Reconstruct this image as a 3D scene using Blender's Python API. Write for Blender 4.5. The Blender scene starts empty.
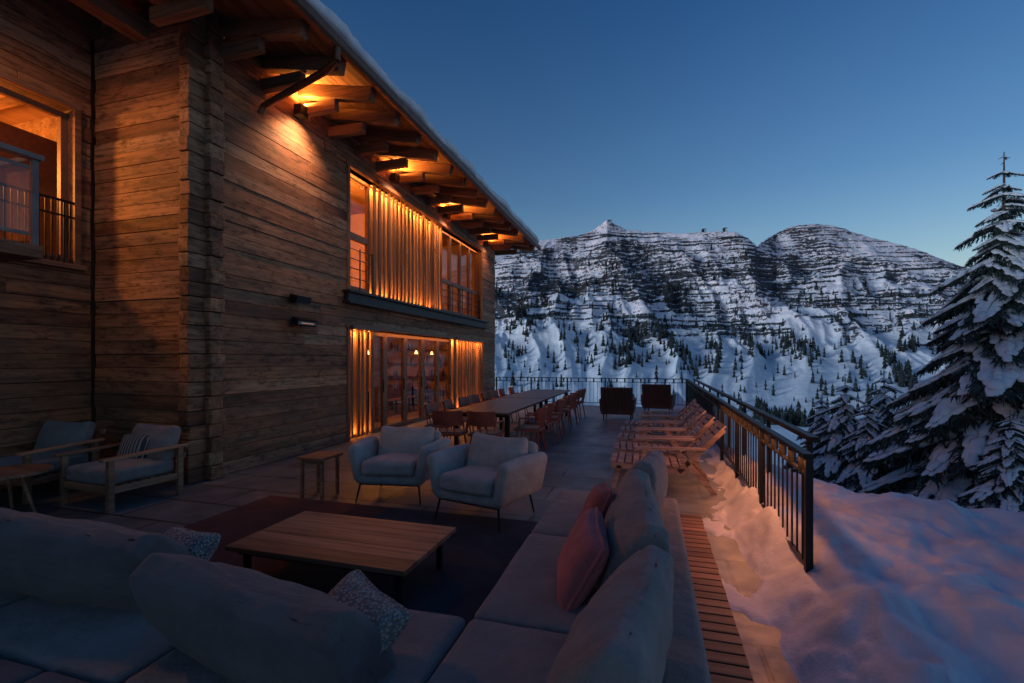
import bpy, bmesh, math, random
import numpy as np
from mathutils import Vector, Matrix, Euler
random.seed(7); rng=np.random.default_rng(7)
R=math.radians
COL=bpy.context.scene.collection
# ------------------------------------------------------------------ camera
TH=R(16.4); H=1.65
cd=bpy.data.cameras.new("camera"); cam=bpy.data.objects.new("camera",cd); COL.objects.link(cam)
cam.location=(0,0,H); cam.rotation_euler=(R(90),0,TH)
cd.lens=16.5; cd.sensor_width=36; cd.shift_y=18.5/1024; cd.clip_start=0.05; cd.clip_end=20000
bpy.context.scene.camera=cam
sc=bpy.context.scene
sc.view_settings.view_transform='Standard'; sc.view_settings.look='None'; sc.view_settings.exposure=0
# ------------------------------------------------------------------ world
w=bpy.data.worlds.new("World"); sc.world=w; w.use_nodes=True
nt=w.node_tree; nt.nodes.clear()
out=nt.nodes.new("ShaderNodeOutputWorld"); bg=nt.nodes.new("ShaderNodeBackground")
sky=nt.nodes.new("ShaderNodeTexSky"); sky.sky_type='NISHITA'; sky.sun_disc=False
sky.sun_elevation=R(3); sky.sun_rotation=R(230); sky.air_density=1.0; sky.dust_density=0.2; sky.ozone_density=4
tc=nt.nodes.new("ShaderNodeTexCoord"); sx=nt.nodes.new("ShaderNodeSeparateXYZ"); nt.links.new(tc.outputs['Generated'],sx.inputs[0])
rp=nt.nodes.new("ShaderNodeValToRGB"); nt.links.new(sx.outputs[2],rp.inputs[0])
e=rp.color_ramp.elements; e[0].position=0.0; e[0].color=(0.66,0.33,0.215,1); e[1].position=0.6; e[1].color=(0.15,0.16,0.175,1)
x=e.new(0.14); x.color=(0.58,0.31,0.215,1); x=e.new(0.32); x.color=(0.33,0.23,0.20,1)
mx=nt.nodes.new("ShaderNodeMix"); mx.data_type='RGBA'; mx.blend_type='MULTIPLY'; mx.inputs[0].default_value=1
nt.links.new(sky.outputs[0],mx.inputs[6]); nt.links.new(rp.outputs[0],mx.inputs[7])
vs_=nt.nodes.new("ShaderNodeVectorMath"); vs_.operation='SCALE'; vs_.inputs[3].default_value=10; nt.links.new(mx.outputs[2],vs_.inputs[0])
nt.links.new(vs_.outputs[0],bg.inputs[0]); bg.inputs[1].default_value=0.132
nt.links.new(bg.outputs[0],out.inputs[0])
# sun (after-glow of the set sun, behind-left)
sd=bpy.data.lights.new("sun","SUN"); so=bpy.data.objects.new("sun",sd); COL.objects.link(so)
sd.energy=1.6; sd.angle=R(12); sd.color=(0.66,0.83,1.0)
tosun=Vector((-0.80,-0.58,0.17)).normalized()
so.rotation_euler=(-tosun).to_track_quat('-Z','Y').to_euler()

# ------------------------------------------------------------------ node helpers
def newmat(name):
    m=bpy.data.materials.new(name); m.use_nodes=True
    n=m.node_tree; b=n.nodes["Principled BSDF"]; return m,n,b
def N(n,t,**k):
    x=n.nodes.new(t)
    for a,v in k.items(): setattr(x,a,v)
    return x
def ramp(n,fac,stops):
    r=N(n,"ShaderNodeValToRGB"); e=r.color_ramp.elements
    while len(e)<len(stops): e.new(0.5)
    for i,(p,c) in enumerate(stops):
        e[i].position=p; e[i].color=(c[0],c[1],c[2],1)
    n.links.new(fac,r.inputs[0]); return r.outputs[0]
def mixc(n,f,a,b,mode='MIX'):
    m=N(n,"ShaderNodeMix",data_type='RGBA',blend_type=mode)
    for sock,v in ((m.inputs[0],f),(m.inputs[6],a),(m.inputs[7],b)):
        if hasattr(v,'is_output'): n.links.new(v,sock)
        elif isinstance(v,(int,float)): sock.default_value=v
        else: sock.default_value=(v[0],v[1],v[2],1)
    return m.outputs[2]
def math_(n,op,a,b=None,clamp=False):
    m=N(n,"ShaderNodeMath",operation=op); m.use_clamp=clamp
    for i,v in enumerate((a,b)):
        if v is None: continue
        if hasattr(v,'is_output'): n.links.new(v,m.inputs[i])
        else: m.inputs[i].default_value=v
    return m.outputs[0]
def coords(n,scale=(1,1,1),kind='Object',rndofs=False):
    tc=N(n,"ShaderNodeTexCoord"); mp=N(n,"ShaderNodeMapping"); mp.inputs['Scale'].default_value=scale
    n.links.new(tc.outputs[kind],mp.inputs[0]); v=mp.outputs[0]
    if rndofs:
        a=N(n,"ShaderNodeAttribute"); a.attribute_name="rnd"
        s=N(n,"ShaderNodeVectorMath",operation='MULTIPLY_ADD')
        n.links.new(a.outputs['Color'],s.inputs[0]); s.inputs[1].default_value=(37,41,53); n.links.new(v,s.inputs[2]); v=s.outputs[0]
    return v
def noise(n,vec,scale,detail=4,rough=0.55):
    t=N(n,"ShaderNodeTexNoise"); t.inputs['Scale'].default_value=scale; t.inputs['Detail'].default_value=detail; t.inputs['Roughness'].default_value=rough
    n.links.new(vec,t.inputs['Vector']); return t.outputs['Fac']
def bump(n,b,h,strength=0.3,dist=0.02):
    p=N(n,"ShaderNodeBump"); p.inputs['Strength'].default_value=strength; p.inputs['Distance'].default_value=dist
    n.links.new(h,p.inputs['Height']); n.links.new(p.outputs[0],b.inputs['Normal'])
def wood(name,axis,stops,rough=0.75,fine=30,bs=0.5,weather=0):
    m,n,b=newmat(name)
    s=[fine]*3; s[axis]=1.3
    v=coords(n,tuple(s),rndofs=True)
    g=noise(n,v,1.0,6,0.65)
    s2=[5]*3; s2[axis]=0.5
    g2=noise(n,coords(n,tuple(s2),rndofs=True),1.0,3,0.5)
    a=N(n,"ShaderNodeAttribute"); a.attribute_name="rnd"
    base=ramp(n,a.outputs['Fac'],stops)
    c=mixc(n,1.0,base,ramp(n,g,[(0.3,(0.30,0.28,0.27)),(0.5,(0.80,0.80,0.80)),(0.72,(1.0,1.0,1.0))]),'MULTIPLY')
    c=mixc(n,1.0,c,ramp(n,g2,[(0.3,(0.45,0.43,0.42)),(0.6,(1.0,1.0,1.0))]),'MULTIPLY')
    if weather:
        s3=[14]*3; s3[axis]=4
        g3=noise(n,coords(n,tuple(s3),rndofs=True),1.0,5,0.75)
        c=mixc(n,1.0,c,ramp(n,g3,[(0.36,(0.24,0.21,0.19)),(0.5,(0.9,0.9,0.9)),(0.7,(1,1,1))]),'MULTIPLY')
        g4=noise(n,coords(n),0.5,4,0.6)
        c=mixc(n,ramp(n,g4,[(0.4,(0,0,0)),(0.75,(0.35,)*3)]),c,(0.27,0.16,0.095))
    n.links.new(c,b.inputs['Base Color']); b.inputs['Roughness'].default_value=rough
    bump(n,b,g,bs,0.012); return m
old=[(0.0,(0.17,0.062,0.028)),(0.2,(0.54,0.25,0.12)),(0.4,(0.27,0.11,0.050)),(0.6,(0.66,0.35,0.185)),(0.8,(0.38,0.16,0.072)),(1.0,(0.54,0.32,0.19))]
W_Y=wood("weathered_boards_y",1,old,weather=1); W_X=wood("weathered_boards_x",0,old,weather=1); W_Z=wood("weathered_boards_z",2,old)
roofst=[(0,(0.24,0.12,0.06)),(1,(0.38,0.20,0.10))]
RW_X=wood("rafter_wood_x",0,roofst); RW_Y=wood("roof_board_y",1,roofst)
sl=[(0,(0.20,0.10,0.05)),(1,(0.42,0.23,0.12))]
SL_Z=wood("slat_wood",2,sl)
teak=[(0,(0.34,0.175,0.10)),(1,(0.48,0.26,0.15))]
TK_X=wood("teak_x",0,teak,0.55,22,0.2); TK_Y=wood("teak_y",1,teak,0.55,22,0.2)
lteak=[(0,(0.40,0.26,0.21)),(1,(0.58,0.41,0.34))]
LT_X=wood("lounger_teak",0,lteak,0.6,22,0.2)
DK=wood("deck_boards",0,[(0,(0.24,0.11,0.06)),(1,(0.44,0.22,0.12))],0.6,25,0.4)
def simple(name,c,rough=0.6,metal=0,ns=8,var=0.25,bs=0.1,bd=0.01):
    m,n,b=newmat(name); v=coords(n); g=noise(n,v,ns,5)
    lo=tuple(x*(1-var) for x in c); hi=tuple(x*(1+var) for x in c)
    n.links.new(ramp(n,g,[(0.3,lo),(0.7,hi)]),b.inputs['Base Color'])
    b.inputs['Roughness'].default_value=rough; b.inputs['Metallic'].default_value=metal
    if bs: bump(n,b,g,bs,bd)
    return m
def fabric(name,c,wr=0.7):
    m,n,b=newmat(name); v=coords(n)
    g=noise(n,v,5,4); f=noise(n,v,420,2,0.7); w_=noise(n,coords(n,(7,7,13)),1,4,0.6)
    cc=mixc(n,1.0,ramp(n,g,[(0.3,tuple(x*0.82 for x in c)),(0.7,tuple(x*1.15 for x in c))]),ramp(n,f,[(0.35,(0.70,)*3),(0.65,(1.0,)*3)]),'MULTIPLY')
    n.links.new(cc,b.inputs['Base Color']); b.inputs['Roughness'].default_value=0.95
    b.inputs['Sheen Weight'].default_value=0.1
    h=math_(n,'ADD',math_(n,'MULTIPLY',w_,1.0),math_(n,'MULTIPLY',f,0.06))
    bump(n,b,h,wr,0.035); return m
F_GR=fabric("grey_fabric",(0.22,0.21,0.21)); F_DK=fabric("dark_grey_fabric",(0.125,0.125,0.135)); F_RED=fabric("red_fabric",(0.42,0.13,0.15))
F_CH=fabric("armchair_fabric",(0.40,0.385,0.38),0.5)
F_RD2=fabric("dark_red_fabric",(0.30,0.08,0.085)); F_BRN=fabric("brown_woven",(0.075,0.035,0.03))
BLK=simple("black_metal",(0.02,0.02,0.022),0.45,0.6); DGREY=simple("dark_grey_metal",(0.035,0.035,0.04),0.5,0.5)
COP=simple("copper",(0.20,0.09,0.05),0.45,0.8); REDP=simple("brick_red_shell",(0.22,0.055,0.04),0.5)
CONC=simple("concrete",(0.2,0.2,0.2),0.85,0,3); PLAS=simple("interior_plaster",(0.50,0.30,0.16),0.8,0,2,0.15)
FRAME=simple("window_frame_wood",(0.20,0.09,0.045),0.5,0,20)
TDARK=simple("dining_top_wood",(0.075,0.045,0.032),0.4,0,12)
def emis(name,c,s):
    m,n,b=newmat(name); b.inputs['Base Color'].default_value=(0.8,0.7,0.5,1)
    b.inputs['Emission Color'].default_value=(c[0],c[1],c[2],1); b.inputs['Emission Strength'].default_value=s; return m
WARM=(1.0,0.34,0.06)
LED=emis("warm_led",WARM,3); BULB=emis("warm_bulb",(1,0.5,0.18),4); HEAT=emis("heater_element",(1,0.35,0.12),0.35)
m,n,b=newmat("window_glass")
tr=N(n,"ShaderNodeBsdfTransparent"); gl=N(n,"ShaderNodeBsdfGlossy"); gl.inputs['Roughness'].default_value=0.02
lw=N(n,"ShaderNodeLayerWeight"); lw.inputs[0].default_value=0.5; ms=N(n,"ShaderNodeMixShader")
fac=math_(n,'ADD',math_(n,'MULTIPLY',math_(n,'POWER',lw.outputs['Facing'],4),0.75),0.05,True)
tr.inputs[0].default_value=(0.9,0.92,0.9,1)
n.links.new(fac,ms.inputs[0]); n.links.new(tr.outputs[0],ms.inputs[1]); n.links.new(gl.outputs[0],ms.inputs[2])
n.links.new(ms.outputs[0],n.nodes["Material Output"].inputs[0]); GLASS=m
def snowmat(name,a,b_,sc_=3.0,bs=0.45,bd=0.04):
    m,n,b=newmat(name); v=coords(n); g=noise(n,v,sc_,7,0.58); f=noise(n,v,40,5,0.7)
    n.links.new(ramp(n,g,[(0.3,a),(0.6,b_)]),b.inputs['Base Color'])
    b.inputs['Roughness'].default_value=0.6
    bump(n,b,math_(n,'ADD',g,math_(n,'MULTIPLY',f,0.28)),bs,bd); return m
SNOW=snowmat("fresh_snow",(0.58,0.60,0.66),(0.78,0.79,0.82))
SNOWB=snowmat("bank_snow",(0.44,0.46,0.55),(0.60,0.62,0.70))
# paving
m,n,b=newmat("stone_paving")
v=coords(n); br=N(n,"ShaderNodeTexBrick"); n.links.new(v,br.inputs[0])
br.inputs['Scale'].default_value=1; br.inputs['Brick Width'].default_value=1.2; br.inputs['Row Height'].default_value=0.6; br.inputs['Mortar Size'].default_value=0.014
br.inputs['Color1'].default_value=(0.075,0.084,0.096,1); br.inputs['Color2'].default_value=(0.155,0.168,0.185,1); br.inputs['Mortar'].default_value=(0.018,0.018,0.02,1)
g=noise(n,v,3,8,0.7); g2=noise(n,v,0.7,6,0.65)
c=mixc(n,1.0,br.outputs['Color'],ramp(n,g,[(0.3,(0.5,)*3),(0.7,(1.0,)*3)]),'MULTIPLY')
sep=N(n,"ShaderNodeSeparateXYZ"); n.links.new(v,sep.inputs[0])
fy=math_(n,'MULTIPLY',math_(n,'SUBTRACT',sep.outputs[1],5.0),0.03,True)
fx=math_(n,'MULTIPLY',math_(n,'SUBTRACT',sep.outputs[0],-1.5),0.10,True)
fr_=math_(n,'ADD',g2,math_(n,'ADD',fy,fx))
fm=ramp(n,fr_,[(0.55,(0,0,0)),(0.85,(0.42,)*3)])
c=mixc(n,fm,c,(0.42,0.47,0.54)); n.links.new(c,b.inputs['Base Color'])
n.links.new(ramp(n,g,[(0.3,(0.28,)*3),(0.7,(0.60,)*3)]),b.inputs['Roughness'])
bump(n,b,math_(n,'ADD',math_(n,'MULTIPLY',g,0.5),math_(n,'MULTIPLY',br.outputs['Fac'],-1)),0.5,0.01); PAVE=m
def rugmat(name,c):
    m,n,b=newmat(name); v=coords(n); f=noise(n,v,180,3,0.8); g=noise(n,v,3,5,0.6)
    n.links.new(mixc(n,1.0,ramp(n,g,[(0.3,tuple(x*0.7 for x in c)),(0.7,tuple(x*1.25 for x in c))]),ramp(n,f,[(0.3,(0.6,)*3),(0.7,(1.0,)*3)]),'MULTIPLY'),b.inputs['Base Color'])
    b.inputs['Roughness'].default_value=1; bump(n,b,f,0.6,0.01); return m
RUG=rugmat("rust_rug",(0.12,0.05,0.04)); RUG2=rugmat("charcoal_rug",(0.045,0.052,0.068))
m,n,b=newmat("knitted_fabric"); v=coords(n); vo=N(n,"ShaderNodeTexVoronoi"); vo.inputs['Scale'].default_value=70; n.links.new(v,vo.inputs[0])
n.links.new(ramp(n,vo.outputs['Distance'],[(0.25,(0.46,0.44,0.43)),(0.60,(0.20,0.195,0.19))]),b.inputs['Base Color']); b.inputs['Roughness'].default_value=1
bump(n,b,math_(n,'MULTIPLY',vo.outputs['Distance'],-1),0.9,0.02); KNIT=m

# ------------------------------------------------------------------ mesh builder
class MB:
    def __init__(s): s.v=[]; s.f=[]; s.m=[]; s.r=[]; s.mats=[]
    def mi(s,m):
        if m not in s.mats: s.mats.append(m)
        return s.mats.index(m)
    def add(s,vs,fs,m,r=None):
        o=len(s.v); s.v+= [tuple(p) for p in vs]; k=s.mi(m); r=random.random() if r is None else r
        for f in fs: s.f.append(tuple(i+o for i in f)); s.m.append(k); s.r.append(r)
    def box(s,x0,x1,y0,y1,z0,z1,m,r=None):
        vs=[(x,y,z) for z in(z0,z1) for y in(y0,y1) for x in(x0,x1)]
        s.add(vs,[(0,2,3,1),(4,5,7,6),(0,1,5,4),(2,6,7,3),(0,4,6,2),(1,3,7,5)],m,r)
    def obox(s,c,size,rot,m,r=None):
        M=Euler(rot).to_matrix(); c=Vector(c); h=[q/2 for q in size]
        vs=[c+M@Vector((x*h[0],y*h[1],z*h[2])) for z in(-1,1) for y in(-1,1) for x in(-1,1)]
        s.add(vs,[(0,2,3,1),(4,5,7,6),(0,1,5,4),(2,6,7,3),(0,4,6,2),(1,3,7,5)],m,r)
    def beam(s,p0,p1,w,h,m,r=None,up=(0,0,1)):
        p0=Vector(p0);p1=Vector(p1);d=(p1-p0).normalized(); u=Vector(up)
        sd=d.cross(u); 
        if sd.length<1e-4: sd=Vector((1,0,0))
        sd.normalize(); u=sd.cross(d).normalized()
        vs=[p+sd*(a*w/2)+u*(b_*h/2) for p in(p0,p1) for b_ in(-1,1) for a in(-1,1)]
        s.add(vs,[(0,1,3,2),(4,6,7,5),(0,4,5,1),(2,3,7,6),(0,2,6,4),(1,5,7,3)],m,r)
    def tube(s,p0,p1,r0,r1,m,n=8,r=None):
        p0=Vector(p0);p1=Vector(p1);d=(p1-p0).normalized(); a=d.orthogonal().normalized(); b_=d.cross(a)
        vs=[]
        for p,rr in((p0,r0),(p1,r1)):
            for i in range(n):
                t=2*math.pi*i/n; vs.append(p+a*(rr*math.cos(t))+b_*(rr*math.sin(t)))
        fs=[(i,(i+1)%n,n+(i+1)%n,n+i) for i in range(n)]+[tuple(range(n-1,-1,-1)),tuple(range(n,2*n))]
        s.add(vs,fs,m,r)
    def prof(s,pts,y0,y1,m,r=None):
        k=len(pts); vs=[(p[0],y0,p[1]) for p in pts]+[(p[0],y1,p[1]) for p in pts]
        fs=[(i,(i+1)%k,k+(i+1)%k,k+i) for i in range(k)]+[tuple(range(k-1,-1,-1)),tuple(range(k,2*k))]
        s.add(vs,fs,m,r)
    def obj(s,name,parent=None,loc=(0,0,0),rot=(0,0,0),bevel=0,smooth=False,shared=None):
        me=shared
        if me is None:
            me=bpy.data.meshes.new(name); me.from_pydata(s.v,[],s.f)
            for m in s.mats: me.materials.append(m)
            me.polygons.foreach_set('material_index',s.m)
            a=me.attributes.new("rnd",'FLOAT','FACE'); a.data.foreach_set('value',s.r)
            bm=bmesh.new(); bm.from_mesh(me); bmesh.ops.recalc_face_normals(bm,faces=bm.faces); bm.to_mesh(me); bm.free()
            if smooth: me.polygons.foreach_set('use_smooth',[True]*len(me.polygons))
            me.update()
        o=bpy.data.objects.new(name,me); COL.objects.link(o); o.location=loc; o.rotation_euler=rot
        if bevel:
            bv=o.modifiers.new("bevel",'BEVEL'); bv.width=bevel; bv.segments=2; bv.limit_method='ANGLE'
        if parent: o.parent=parent
        return o
def empty(name,loc=(0,0,0),rot=(0,0,0)):
    e=bpy.data.objects.new(name,None); COL.objects.link(e); e.location=loc; e.rotation_euler=rot; return e
def light(name,kind,loc,energy,color=WARM,size=0.1,parent=None,aim=None,spot=None,sy=None,blend=0.6):
    l=bpy.data.lights.new(name,kind); l.energy=energy; l.color=color
    if kind=='POINT': l.shadow_soft_size=size
    if kind=='SPOT': l.shadow_soft_size=size; l.spot_size=R(spot); l.spot_blend=blend
    o=bpy.data.objects.new(name,l); COL.objects.link(o); o.location=loc
    if kind=='AREA':   # strip lamp: long side runs along world Y
        l.shape='RECTANGLE'; l.size=sy; l.size_y=size
        Zc=(Vector(loc)-Vector(aim)).normalized(); Xc=Vector((0,1,0)); Yc=Zc.cross(Xc).normalized()
        o.rotation_euler=Matrix((Xc,Yc,Zc)).transposed().to_euler()
    elif aim is not None: o.rotation_euler=(Vector(aim)-Vector(loc)).to_track_quat('-Z','Y').to_euler()
    if parent: o.parent=parent
    return o
def cushion(name,size,loc,rot,mat,parent=None,r=0.06,bulge=(0,0,0),nz=0.006,n=16,pinch=0,mesh_seed=None,sag=0,fold=0):
    hx,hy,hz=[q/2 for q in size]; h=(hx,hy,hz); r=min(r,min(h)*0.98)
    sd_=random.random()*50 if mesh_seed is None else mesh_seed
    ln=[math.sin(math.pi/2*(-1+2*i/n)) for i in range(n+1)]
    bm=bmesh.new()
    from mathutils import noise as mn
    thin=min(range(3),key=lambda i:h[i]) if pinch else None
    for ax in range(3):
        for sg in(-1,1):
            gv=[]
            for i in range(n+1):
                row=[]
                for j in range(n+1):
                    p=[0,0,0]; p[ax]=sg; p[(ax+1)%3]=ln[i]; p[(ax+2)%3]=ln[j]
                    full=[p[k]*h[k] for k in range(3)]
                    inn=[max(-(h[k]-r),min(h[k]-r,full[k])) for k in range(3)]
                    d=Vector([full[k]-inn[k] for k in range(3)])
                    q=Vector(inn)+ (d.normalized()*r if d.length>1e-9 else d)
                    for k in range(3):
                        a,b_=(k+1)%3,(k+2)%3
                        q[k]+= (1 if q[k]>0 else -1)*bulge[k]*(1-p[a]**2)*(1-p[b_]**2)*min(1,abs(full[k])/h[k])
                    if pinch:
                        a,b_=(thin+1)%3,(thin+2)%3
                        e=max(0,1-abs(p[a])**3)*max(0,1-abs(p[b_])**3)
                        q[thin]*= (0.12+0.88*e**0.45)
                        q[a]*=1-pinch*(1-abs(p[b_]))**1*abs(p[a]); q[b_]*=1-pinch*(1-abs(p[a]))*abs(p[b_])
                    if sag and q.z>0:
                        kk=max(0,q.z/hz); ax2=0 if hx>hy else 1; th=1-ax2
                        q[th]*=1-sag*kk**2*0.9; q.z-=0.03*kk*(1-p[ax2]**2)-0.012*kk*abs(p[ax2])**4
                    nn=mn.noise_vector(Vector((q.x*4+sd_,q.y*4,q.z*4)))+0.5*mn.noise_vector(Vector((q.x*10+sd_,q.y*10,q.z*10)))
                    q+=nn*nz
                    if fold:
                        ax2=0 if hx>hy else 1; th=1-ax2
                        c_=abs(mn.noise(Vector((q[ax2]*3.2+sd_,q.z*6.5,sd_*.3))))
                        q[th]-= (1 if q[th]>0 else -1)*fold*max(0,1-c_*6)
                    row.append(bm.verts.new(q))
                gv.append(row)
            for i in range(n):
                for j in range(n):
                    bm.faces.new((gv[i][j],gv[i+1][j],gv[i+1][j+1],gv[i][j+1]))
    bmesh.ops.remove_doubles(bm,verts=bm.verts,dist=0.0004)
    bmesh.ops.recalc_face_normals(bm,faces=bm.faces)
    me=bpy.data.meshes.new(name); bm.to_mesh(me); bm.free()
    me.polygons.foreach_set('use_smooth',[True]*len(me.polygons)); me.materials.append(mat)
    o=bpy.data.objects.new(name,me); COL.objects.link(o); o.location=loc; o.rotation_euler=rot
    if parent: o.parent=parent
    return o
# ------------------------------------------------------------------ numpy noise
perm=rng.permutation(256); perm=np.concatenate([perm,perm,perm])
ga=rng.random(256)*2*np.pi; GX=np.cos(ga); GY=np.sin(ga)
def pn(x,y):
    xi=np.floor(x).astype(int); yi=np.floor(y).astype(int); xf=x-xi; yf=y-yi; xi&=255; yi&=255
    u=xf*xf*xf*(xf*(xf*6-15)+10); v=yf*yf*yf*(yf*(yf*6-15)+10)
    def g(ix,iy,dx,dy):
        hsh=perm[perm[ix]+iy]; return GX[hsh]*dx+GY[hsh]*dy
    a=g(xi,yi,xf,yf); b_=g(xi+1,yi,xf-1,yf); c=g(xi,yi+1,xf,yf-1); d=g(xi+1,yi+1,xf-1,yf-1)
    return ((a*(1-u)+b_*u)*(1-v)+(c*(1-u)+d*u)*v)*1.5
def fbm(x,y,o=5,g=0.5):
    s=0;a=1
    for i in range(o): s=s+a*pn(x*2**i+17.3*i,y*2**i+9.1*i); a*=g
    return s
def ridged(x,y,o=5,g=0.55):
    s=0;a=1;t=0
    for i in range(o): s=s+a*(1-np.abs(pn(x*2**i+31.7*i,y*2**i+5.3*i))*2); t+=a; a*=g
    return s/t
# ------------------------------------------------------------------ terrain
RP=[(-600,335),(100,320),(430,262),(498,252),(520,248),(540,240),(560,238),(580,235),(592,231),(600,225),(607,220),(615,224),(625,229),(640,231),(680,233),(715,231),(735,232),(750,240),(757,246),(768,237),(790,226),(815,223),(835,226),(860,234),(890,242),(915,249),(950,262),(1000,278),(1100,290),(1400,310),(3000,335)]
RP2=[(-600,335),(100,320),(430,262),(498,252),(560,242),(640,238),(715,238),(757,240),(815,231),(890,244),(950,262),(1000,278),(1100,290),(1400,310),(3000,335)]
def prof_(P):
    return (np.array([math.degrees(math.atan((u-512)/469.3))-16.4 for u,v_ in P]),np.array([(360-v_)/469.3*math.cos(math.atan((u-512)/469.3)) for u,v_ in P]))
ral,rtn=prof_(RP); sal,stn=prof_(RP2)
def height(al,Rr_):
    al=((al+180)%360)-180
    RR=np.interp(al,[-180,-20,0,8,11,13,20,31,45,180],[1400,1350,1420,1400,1400,1650,1750,1700,1500,1400])
    x=Rr_*np.sin(np.radians(al)); y=Rr_*np.cos(np.radians(al))
    near=np.interp(Rr_,[0,8,18,40,100,200,330,480],[-1.6,-2.2,-4.5,-11,-26,-44,-56,-60])
    Rv=np.interp(al,[-180,-20,0,12,30,180],[480,470,500,560,620,480])
    t=np.clip((Rr_-Rv)/(RR-Rv),0,1)
    tf=np.interp(al,ral,rtn,left=0.05,right=0.05); ts=np.interp(al,sal,stn,left=0.05,right=0.05)
    tn=ts+(tf-ts)*np.clip(Rr_/RR,0,1)**9
    hr=1.65+tn*RR
    pr=0.42*t+0.58*(t**1.5)
    h=near+(hr+60)*pr
    env=np.clip(t*3,0,1)*np.clip((1-t)*5,0.05,1)
    w1=al+1.6*fbm(x/300,y/300,4)+Rr_/180
    gl_=ridged(w1/6.5,Rr_/700+3,3,0.5)-0.55
    wx=x+40*fbm(x/300,y/300,3); wy=y+40*fbm(x/300+50,y/300,3)
    rg=ridged(wx/260,wy/330,6,0.5)-0.6
    h=h+env*(52*gl_*(0.35+0.7*t)+42*rg*(0.22+0.85*t)+7*t*fbm(x/70,y/70,4,0.5))
    st=np.clip(fbm(x/260+9,y/260,3)*1.5+0.7,0,1)*np.clip(t*3-0.6,0,1)
    ph=h/13+0.8*fbm(x/160,y/160,3)
    h=h+env*st*3.2*np.sin(2*np.pi*ph)
    h=h+1.5*fbm(x/12,y/12,3,0.6)*np.clip(t*2.5-.4,0,1)
    h=h+(1-np.clip(t*6,0,1))*np.clip((Rr_-15)/60,0,1)*1.6*fbm(x/90,y/90,3)
    beyond=np.clip(Rr_-RR,0,None); h=h-beyond*0.45
    return np.maximum(h,-75)
alv=np.concatenate([np.linspace(-180,-26,50)[:-1],np.linspace(-26,38,760),np.linspace(38,180,50)[1:]])
Rv_=np.concatenate([[0.5],np.geomspace(4,450,70),np.linspace(456,1800,430),[2000,2500,4000,9000]])
A,RRg=np.meshgrid(alv,Rv_); Z=height(A,RRg)
X=RRg*np.sin(np.radians(A)); Y=RRg*np.cos(np.radians(A))
def gridmesh(name,X,Y,Z,mats,smooth=True):
    nr,nc=X.shape; co=np.stack([X,Y,Z],-1).reshape(-1,3).astype(np.float32)
    i=np.arange(nr-1)[:,None]*nc+np.arange(nc-1)[None,:]; f=np.stack([i,i+1,i+nc+1,i+nc],-1).reshape(-1,4)
    me=bpy.data.meshes.new(name); me.vertices.add(len(co)); me.vertices.foreach_set('co',co.ravel())
    me.loops.add(f.size); me.loops.foreach_set('vertex_index',f.ravel().astype(np.int32))
    me.polygons.add(len(f)); me.polygons.foreach_set('loop_start',(np.arange(len(f))*4).astype(np.int32))
    me.polygons.foreach_set('loop_total',np.full(len(f),4,np.int32))
    me.update(calc_edges=True); me.validate()
    if smooth: me.polygons.foreach_set('use_smooth',np.ones(len(f),bool))
    for m in mats: me.materials.append(m)
    o=bpy.data.objects.new(name,me); COL.objects.link(o); return o
m,n,b=newmat("mountain_snow_and_rock")
v=coords(n); geo=N(n,"ShaderNodeNewGeometry"); sp=N(n,"ShaderNodeSeparateXYZ"); n.links.new(geo.outputs['Normal'],sp.inputs[0])
ps=N(n,"ShaderNodeSeparateXYZ"); n.links.new(v,ps.inputs[0])
n1=noise(n,v,0.02,8,0.65); n2=noise(n,v,0.16,5,0.75); n3=noise(n,coords(n,(1,1,6)),0.028,6,0.75); n4=noise(n,v,0.006,3,0.5)
sl_=math_(n,'SUBTRACT',1.0,sp.outputs[2])
f=math_(n,'ADD',math_(n,'MULTIPLY',sl_,1.25),math_(n,'ADD',math_(n,'MULTIPLY',math_(n,'SUBTRACT',n3,0.5),1.8),math_(n,'MULTIPLY',math_(n,'SUBTRACT',n2,0.5),1.7)))
f=math_(n,'ADD',f,math_(n,'MULTIPLY',math_(n,'SUBTRACT',n4,0.5),2.0))
alt=math_(n,'MULTIPLY',math_(n,'ADD',ps.outputs[2],50),0.008,True)
f=math_(n,'MULTIPLY',f,alt)
rk=ramp(n,f,[(0.41,(0,0,0)),(0.47,(1,1,1))])
rock=ramp(n,n2,[(0.3,(0.018,0.021,0.028)),(0.7,(0.07,0.075,0.085))])
sn=ramp(n,n1,[(0.3,(0.62,0.65,0.70)),(0.6,(0.88,0.89,0.91))])
n.links.new(mixc(n,rk,sn,rock),b.inputs['Base Color']); b.inputs['Roughness'].default_value=0.8
bump(n,b,math_(n,'ADD',n2,n1),0.35,3.0); MTN=m
gridmesh("mountain_terrain",X,Y,Z,[MTN])

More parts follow.
